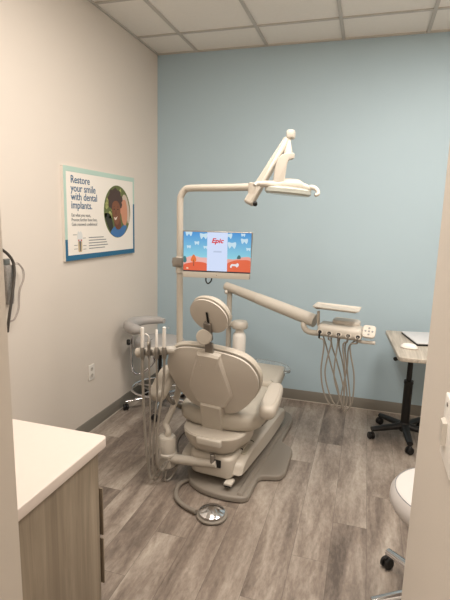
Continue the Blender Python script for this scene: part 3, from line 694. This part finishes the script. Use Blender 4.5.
# ------------------------------------------------------------------ doctor's delivery unit beyond the chair foot
DP = Vector((-1.018, 3.50, 0))
du = thing('delivery_unit', 'beige instrument tray console on a thick swing arm near the blue wall', 'delivery unit', DP)
r = rel(du)
obj('post', T_([(0, -.02, .015), (0, 0, .3), (0, 0, .7), (0, 0, 1.03)], .0215, seg=18, smooth=2), M['plastic'], du)
obj('post_collar', L_([(.024, 0), (.027, .004), (.027, .03), (.024, .034)], (0, 0, .80), seg=24), M['plastic'], du)
obj('base_foot', pad(roundpoly([(-.09, -.14), (.09, -.14), (.09, .09), (-.09, .09)], .03), .035, .01, Mz(.002)), M['taupe'], du)
a0, a1 = at(226, 286, 1, 3.50), at(315, 321, 1, 3.22)
amid = a0.lerp(a1, .40)
bm = tube(bmesh.new(), [r(a0), r(a0.lerp(amid, .5)), r(amid)], .04, seg=20, smooth=2, rs=[.034, .037, .040]); obj('swing_arm', bm, M['plastic'], du)
bm = tube(bmesh.new(), [r(amid.lerp(a0, .03)), r(amid.lerp(a1, .5)), r(a1)], .05, seg=20, smooth=2, rs=[.042, .045, .047]); obj('arm_sleeve', bm, M['plastic2'], du)
obj('arm_knob', L_([(.016, 0), (.018, .006), (.018, .02), (.01, .026)], r(at(228, 283, 1, 3.47)) + Vector((0, 0, -.07)), (-1, -.3, -.2), 16), M['plastic2'], du)
TY = 3.12
el = [at(305, 320, 1, 3.24), at(303.5, 325, 1, 3.22), at(306, 330, 1, 3.19), at(312, 332.5, 1, 3.16), at(321, 333, 1, TY + .03)]
obj('elbow', T_([r(p) for p in el], .020, seg=16), M['plastic'], du)
# control head: elongated moulded bar, holders along its front
hL, hR = at(322, 329, 1, TY), at(358, 334, 1, TY - .02)
hx = (hR - hL).normalized(); hz = Vector((0, 0, 1)); hy = hz.cross(hx).normalized(); hz = hx.cross(hy)
Lh = (hR - hL).length
mh = plane(r(hL), hx, hy, hz)
hd = obj('control_head', pad(roundpoly([(-.03, -.045), (Lh + .03, -.045), (Lh + .03, .12), (-.03, .12)], .04), .085, .032, mh @ Matrix.Translation((0, 0, -.045))), M['plastic2'], du)
obj('head_hood', pad(roundpoly([(.05, .05), (Lh + .0, .05), (Lh + .0, .19), (.05, .19)], .05), .040, .018, mh @ Matrix.Translation((0, 0, .022))), M['shell'], du)
for k in range(5):
    x = -.005 + (Lh + .01) * k / 4
    mk5 = mh @ Matrix.Translation((x, -.044, -.012)) @ Matrix.Rotation(math.radians(70), 4, 'X')
    obj('holder', slab(bmesh.new(), ellipse(.021, .020, 24), [(0, -.01), (0, .004), (.003, .007), (.007, .007), (.009, .003)], mk5), M['plastic'], hd)
    obj('socket', slab(bmesh.new(), ellipse(.012, .012, 16), [(0, -.002), (0, .0045)], mk5), M['dark'], hd)
# keypad
kc = r(at(369, 332.5, 1, TY - .03))
mk = plane(kc, hx, (hz * .8 + hy * .6).normalized(), hx.cross((hz * .8 + hy * .6).normalized()))
kp = obj('keypad', pad(roundpoly([(-.042, -.045), (.042, -.045), (.042, .045), (-.042, .045)], .025), .02, .007, mk), M['plastic2'], du)
bm = bmesh.new()
for dx, dy in ((0, .022), (0, -.022), (-.022, 0), (.022, 0), (0, 0)): slab(bm, ellipse(.007, .007, 12, dx, dy), [(0, .0205), (.001, .0222)], mk)
obj('button', bm, M['greyink'], kp)
bm = T_([r(at(359, 331, 1, TY)), r(at(364, 332, 1, TY - .02))], .012, seg=12, smooth=0); obj('keypad_mount', bm, M['steel'], du)
bm = T_([r(at(354, 339, 1, TY)), r(at(360, 341.5, 1, TY - .03)), r(at(368, 342.5, 1, TY - .04)), r(at(375, 343, 1, TY - .05))], .012, rs=[.010, .011, .012, .012], seg=12); obj('handle', bm, M['shell'], du)
# tray shelf on a thin stem
tp = at(337, 308, 1, TY + .02)
obj('tray', slab(bmesh.new(), roundpoly([(-.150, -.09), (.138, -.09), (.152, -.076), (.152, .09), (-.150, .09)], .015), [(.03, -.010), (.0, .004), (0, .010), (.003, .010), (.008, .002), (.02, .0)], plane(r(tp), hx, hy, hz)), M['plastic2'], du)
obj('tray_stem', T_([r(at(318.5, 311, 1, TY + .05)), r(at(318.5, 326, 1, TY + .05))], .010, seg=12, smooth=0), M['plastic'], du)
obj('water_bottle', L_([(.03, .66), (.050, .67), (.053, .69), (.053, .80), (.047, .825), (.034, .84), (.032, .87)], (0.105, -.05, -.125), seg=28), M['white'], du)['label'] = 'white water bottle'
obj('bottle_cap', L_([(.034, .865), (.060, .872), (.066, .882), (.066, .912), (.052, .930), (0, .940)], (0.105, -.05, -.125), seg=28), M['plastic2'], du)
obj('bottle_bracket', B((.045, -.03, .77), (.08, .06, .03), .006), M['plastic'], du)
# handpiece hoses: one looped hose per holder
hq = [((324, 343), (321, 372), (325, 396), (334, 407), (339, 395), (331, 365), (326, 345)),
      ((331, 344), (325, 372), (331, 398), (340, 408), (344, 392), (337, 362), (332, 346)),
      ((337.5, 345), (334, 375), (340, 399), (344, 409), (347, 396), (343, 365), (339, 346)),
      ((343, 346), (345, 372), (344, 398), (344, 411), (350, 404), (347, 368), (345, 347)),
      ((350, 347), (354, 376), (352, 402), (346, 409), (341, 398), (347, 368), (349, 347))]
hn = ['leftmost', 'second from the left', 'middle', 'second from the right', 'rightmost']
tools = []
for k, q in enumerate(hq):
    x = -.005 + (Lh + .01) * k / 4
    c = DP + mh @ Vector((x, -.060, -.020))
    t = thing('handpiece', hn[k] + ' of the handpieces hanging with grey hose from the tray console', 'handpiece', c, 0, 'handpieces on the tray console')
    obj('body', L_([(.004, -.032), (.006, -.028), (.0065, -.005), (.005, .012), (.003, .014)], seg=14), M['dark' if k == 0 else 'steel'], t)
    P = [Vector((0, 0, -.028))]
    for j, (u, v) in enumerate(q): P.append(at(u, v, 1, TY - .045 + .11 * j / 6) - c)
    P.append(DP + mh @ Vector((x, .055, -.04)) - c)
    obj('hose', T_(P, .0052, seg=9), M['hose'], t)

# ------------------------------------------------------------------ casters and five star bases
def caster(parent, x, y, z=0, rz=0, r_=.027, body='dark', name='caster'):
    mm = Matrix.Translation((x, y, z)) @ Matrix.Rotation(rz, 4, 'Z')
    bm = bmesh.new()
    for s in (-1, 1):
        st = len(bm.verts)
        lathe(bm, [(r_ * .75, 0), (r_, .004), (r_, .014), (r_ * .8, .019), (0, .020)], (s * .003, 0, r_ + .001), (s, 0, 0), 22)
    tube(bm, [(0, 0, r_ * 1.1), (0, .006, r_ * 1.75), (0, .012, r_ * 2.2)], .010, rs=[.012, .014, .007], seg=10, smooth=3)
    bmesh.ops.transform(bm, matrix=mm, verts=bm.verts)
    return obj(name, bm, M[body], parent)
def star(parent, n, a0, R, z0, z1, r0, r1, m_, cz=0, flat_=.8):
    for k in range(n):
        a = a0 + 2 * math.pi * k / n; dx, dy = math.cos(a), math.sin(a)
        bm = T_([(dx * .02, dy * .02, z0), (dx * R * .5, dy * R * .5, z0 * .55 + z1 * .45), (dx * R, dy * R, z1)], r0, rs=[r0, (r0 + r1) / 2, r1], seg=12, flat_=flat_)
        lg = obj('leg', bm, m_, parent)
        c = caster(lg, dx * R, dy * R, 0, a + .6 * (k % 2))
# mobile desk
DK = Vector((.375, 3.52, 0))
dk = thing('mobile_desk', 'pale woodgrain rolling desk on a black pedestal by the blue wall', 'desk', DK)
star(dk, 5, math.radians(203), .255, .100, .078, .032, .022, M['dark'])
obj('hub', L_([(.034, .06), (.040, .068), (.040, .12), (.034, .13)], seg=24), M['dark'], dk)
obj('column', L_([(.031, .11), (.031, .43), (.034, .435), (.034, .455), (.020, .457), (.018, .70), (.03, .705), (.03, .722)], seg=24), M['dark'], dk)
dt = [at(384.5, 329.5, 2, .755), at(401, 357, 2, .755)]
tl_, bl_ = dt[0] - DK, dt[1] - DK
ey_ = Vector((tl_.x - bl_.x + .018, tl_.y - bl_.y, 0)).normalized(); ex_ = Vector((ey_.y, -ey_.x, 0))
o0 = Vector((bl_.x, bl_.y, 0)) - ex_ * .012; DL = (Vector((tl_.x, tl_.y, 0)) - o0).dot(ey_)
md_ = plane(o0 + Vector((0, 0, .722)), ex_, ey_, Vector((0, 0, 1)))
obj('desktop', pad(roundpoly([(0, 0), (.50, 0), (.50, DL), (0, DL)], [.05, .05, .03, .03], 6), .030, .006, md_), M['desktop'], dk)
obj('height_lever', T_([Vector((0, 0, .70)), at(402, 357, 1, 3.36) - DK, at(395, 359, 1, 3.30) - DK], .007, seg=8, rs=[.006, .008, .015]), M['dark'], dk)
# laptop and mouse on the desk
la, lb_ = at(399, 331, 2, .76), at(417, 345, 2, .76)
lt = thing('laptop', 'silver closed laptop lying on the pale rolling desk', 'laptop', (lb_.x, lb_.y, .753))
dy_ = Vector((la.x - lb_.x, la.y - lb_.y, 0)); LL = dy_.length; dy_.normalize(); dx_ = Vector((dy_.y, -dy_.x, 0))
ml = plane(Vector((0, 0, 0)), dx_, dy_, Vector((0, 0, 1)))
Ll = min(LL, .36)
obj('body', pad(roundpoly([(0, 0), (.24, 0), (.24, Ll), (0, Ll)], .01), .012, .003, ml @ Mz(.0005)), M['dark'], lt)
obj('lid', pad(roundpoly([(0.001, .001), (.239, .001), (.239, Ll - .001), (0.001, Ll - .001)], .01), .007, .002, ml @ Mz(.0128)), mat('silver_lid', (206, 207, 209), .4), lt)
mp_ = at(411, 346, 2, .765)
ms_ = obj('computer_mouse', slab(bmesh.new(), closed([(-.032, 0), (-.026, .045), (0, .058), (.026, .045), (.032, 0), (.026, -.045), (0, -.056), (-.026, -.045)], 4), [(.004, 0), (0, .006), (.003, .016), (-.7, .028), (-.35, .033), (-.05, .034)]), M['white'])
ms_.location = (mp_.x - .012, mp_.y - .02, .7535); ms_.rotation_euler = (0, 0, math.radians(75)); tag(ms_, 'white computer mouse beside the laptop on the rolling desk', 'computer mouse')

# ------------------------------------------------------------------ assistant stool in the far left corner
ST = Vector((-1.585, 3.41, 0))
st = thing('assistant_stool', 'grey padded stool with curved body support arm in the far left corner', 'stool', ST)
star(st, 5, math.radians(215), .285, .105, .075, .019, .013, M['chrome'])
obj('hub', L_([(.03, .06), (.036, .068), (.036, .13), (.03, .14)], seg=24), M['chrome'], st)
obj('gas_column', L_([(.026, .12), (.026, .32), (.016, .325), (.016, .50)], seg=20), M['dark'], st)
bm = bmesh.new()
tube(bm, [(.235 * math.cos(a), .235 * math.sin(a), .175) for a in [2 * math.pi * k / 36 for k in range(37)]], .0105, seg=10, smooth=0)
fr = obj('foot_ring', bm, M['chrome'], st)
bm = bmesh.new()
for k in range(5):
    a = math.radians(215 + 36 + 72 * k); tube(bm, [(.02 * math.cos(a), .02 * math.sin(a), .18), (.23 * math.cos(a), .23 * math.sin(a), .176)], .007, seg=8, smooth=0)
obj('ring_spokes', bm, M['chrome'], fr)
obj('seat', pad(ellipse(.215, .21, 44), .085, .036, Mz(.515), crown=.006), M['stoolgrey'], st)
obj('seat_plate', L_([(.10, .49), (.12, .495), (.12, .514)], seg=24), M['dark'], st)
pth = [at(154, 362, 1, 3.40), at(146, 370, 1, 3.36), at(138, 374, 1, 3.33), at(132.5, 370, 1, 3.28), at(131.5, 358, 1, 3.26), at(131.5, 345, 1, 3.26), at(132.5, 336, 1, 3.26)]
pth = [ST + Vector((0, 0, .47)), ST + Vector((-.03, -.05, .455))] + pth[0:]
obj('support_bar', T_([p - ST for p in pth], .009, seg=10), M['chrome'], st)
obj('knob', L_([(.020, 0), (.024, .006), (.024, .022), (.016, .028), (0, .029)], at(129, 342, 1, 3.24) - ST + Vector((.01, 0, 0)), (-.8, -.5, 0), 18), M['dark'], st)
# curved pad: an arc around the back of the seat, open to the right
ac = at(150, 325, 1, 3.30) - ST
ap = []
for k in range(9):
    a = math.radians(275 - k * 25.5)
    ap.append(Vector((ac.x + .16 * math.cos(a), ac.y + .17 * math.sin(a), ac.z + .005 * math.sin(a))))
obj('body_support', T_(ap, .04, seg=16, smooth=5, rs=[.030, .046, .050, .050, .047, .042, .038, .034, .022], flat_=.95), M['stoolgrey'], st)

# ------------------------------------------------------------------ operator stool half behind the right partition
OS = Vector((.392, 1.855, 0))
os_ = thing('operator_stool', 'pale grey round stool with chrome base, half hidden by right partition', 'stool', OS)
star(os_, 5, math.radians(131), .285, .125, .085, .026, .020, M['chrome'])
obj('hub', L_([(.035, .07), (.042, .078), (.042, .15), (.034, .16)], seg=24), M['chrome'], os_)
obj('gas_column', L_([(.026, .14), (.026, .30), (.016, .305), (.016, .43)], seg=20), M['chrome'], os_)
obj('seat', slab(bmesh.new(), ellipse(.225, .225, 56), [(.10, .445), (.05, .45), (.012, .47), (0, .495), (.002, .525), (.016, .548), (.021, .549), (.024, .552), (.03, .553), (-.7, .558), (-.3, .56), (-.05, .56)]), M['stoolwhite'], os_)
obj('seat_seam', T_([((.206) * math.cos(a), (.206) * math.sin(a), .5495) for a in [2 * math.pi * k / 64 for k in range(65)]], .0022, seg=6, smooth=0), M['greyink'], os_)
obj('seat_plate', L_([(.09, .425), (.11, .43), (.11, .444)], seg=24), M['dark'], os_)
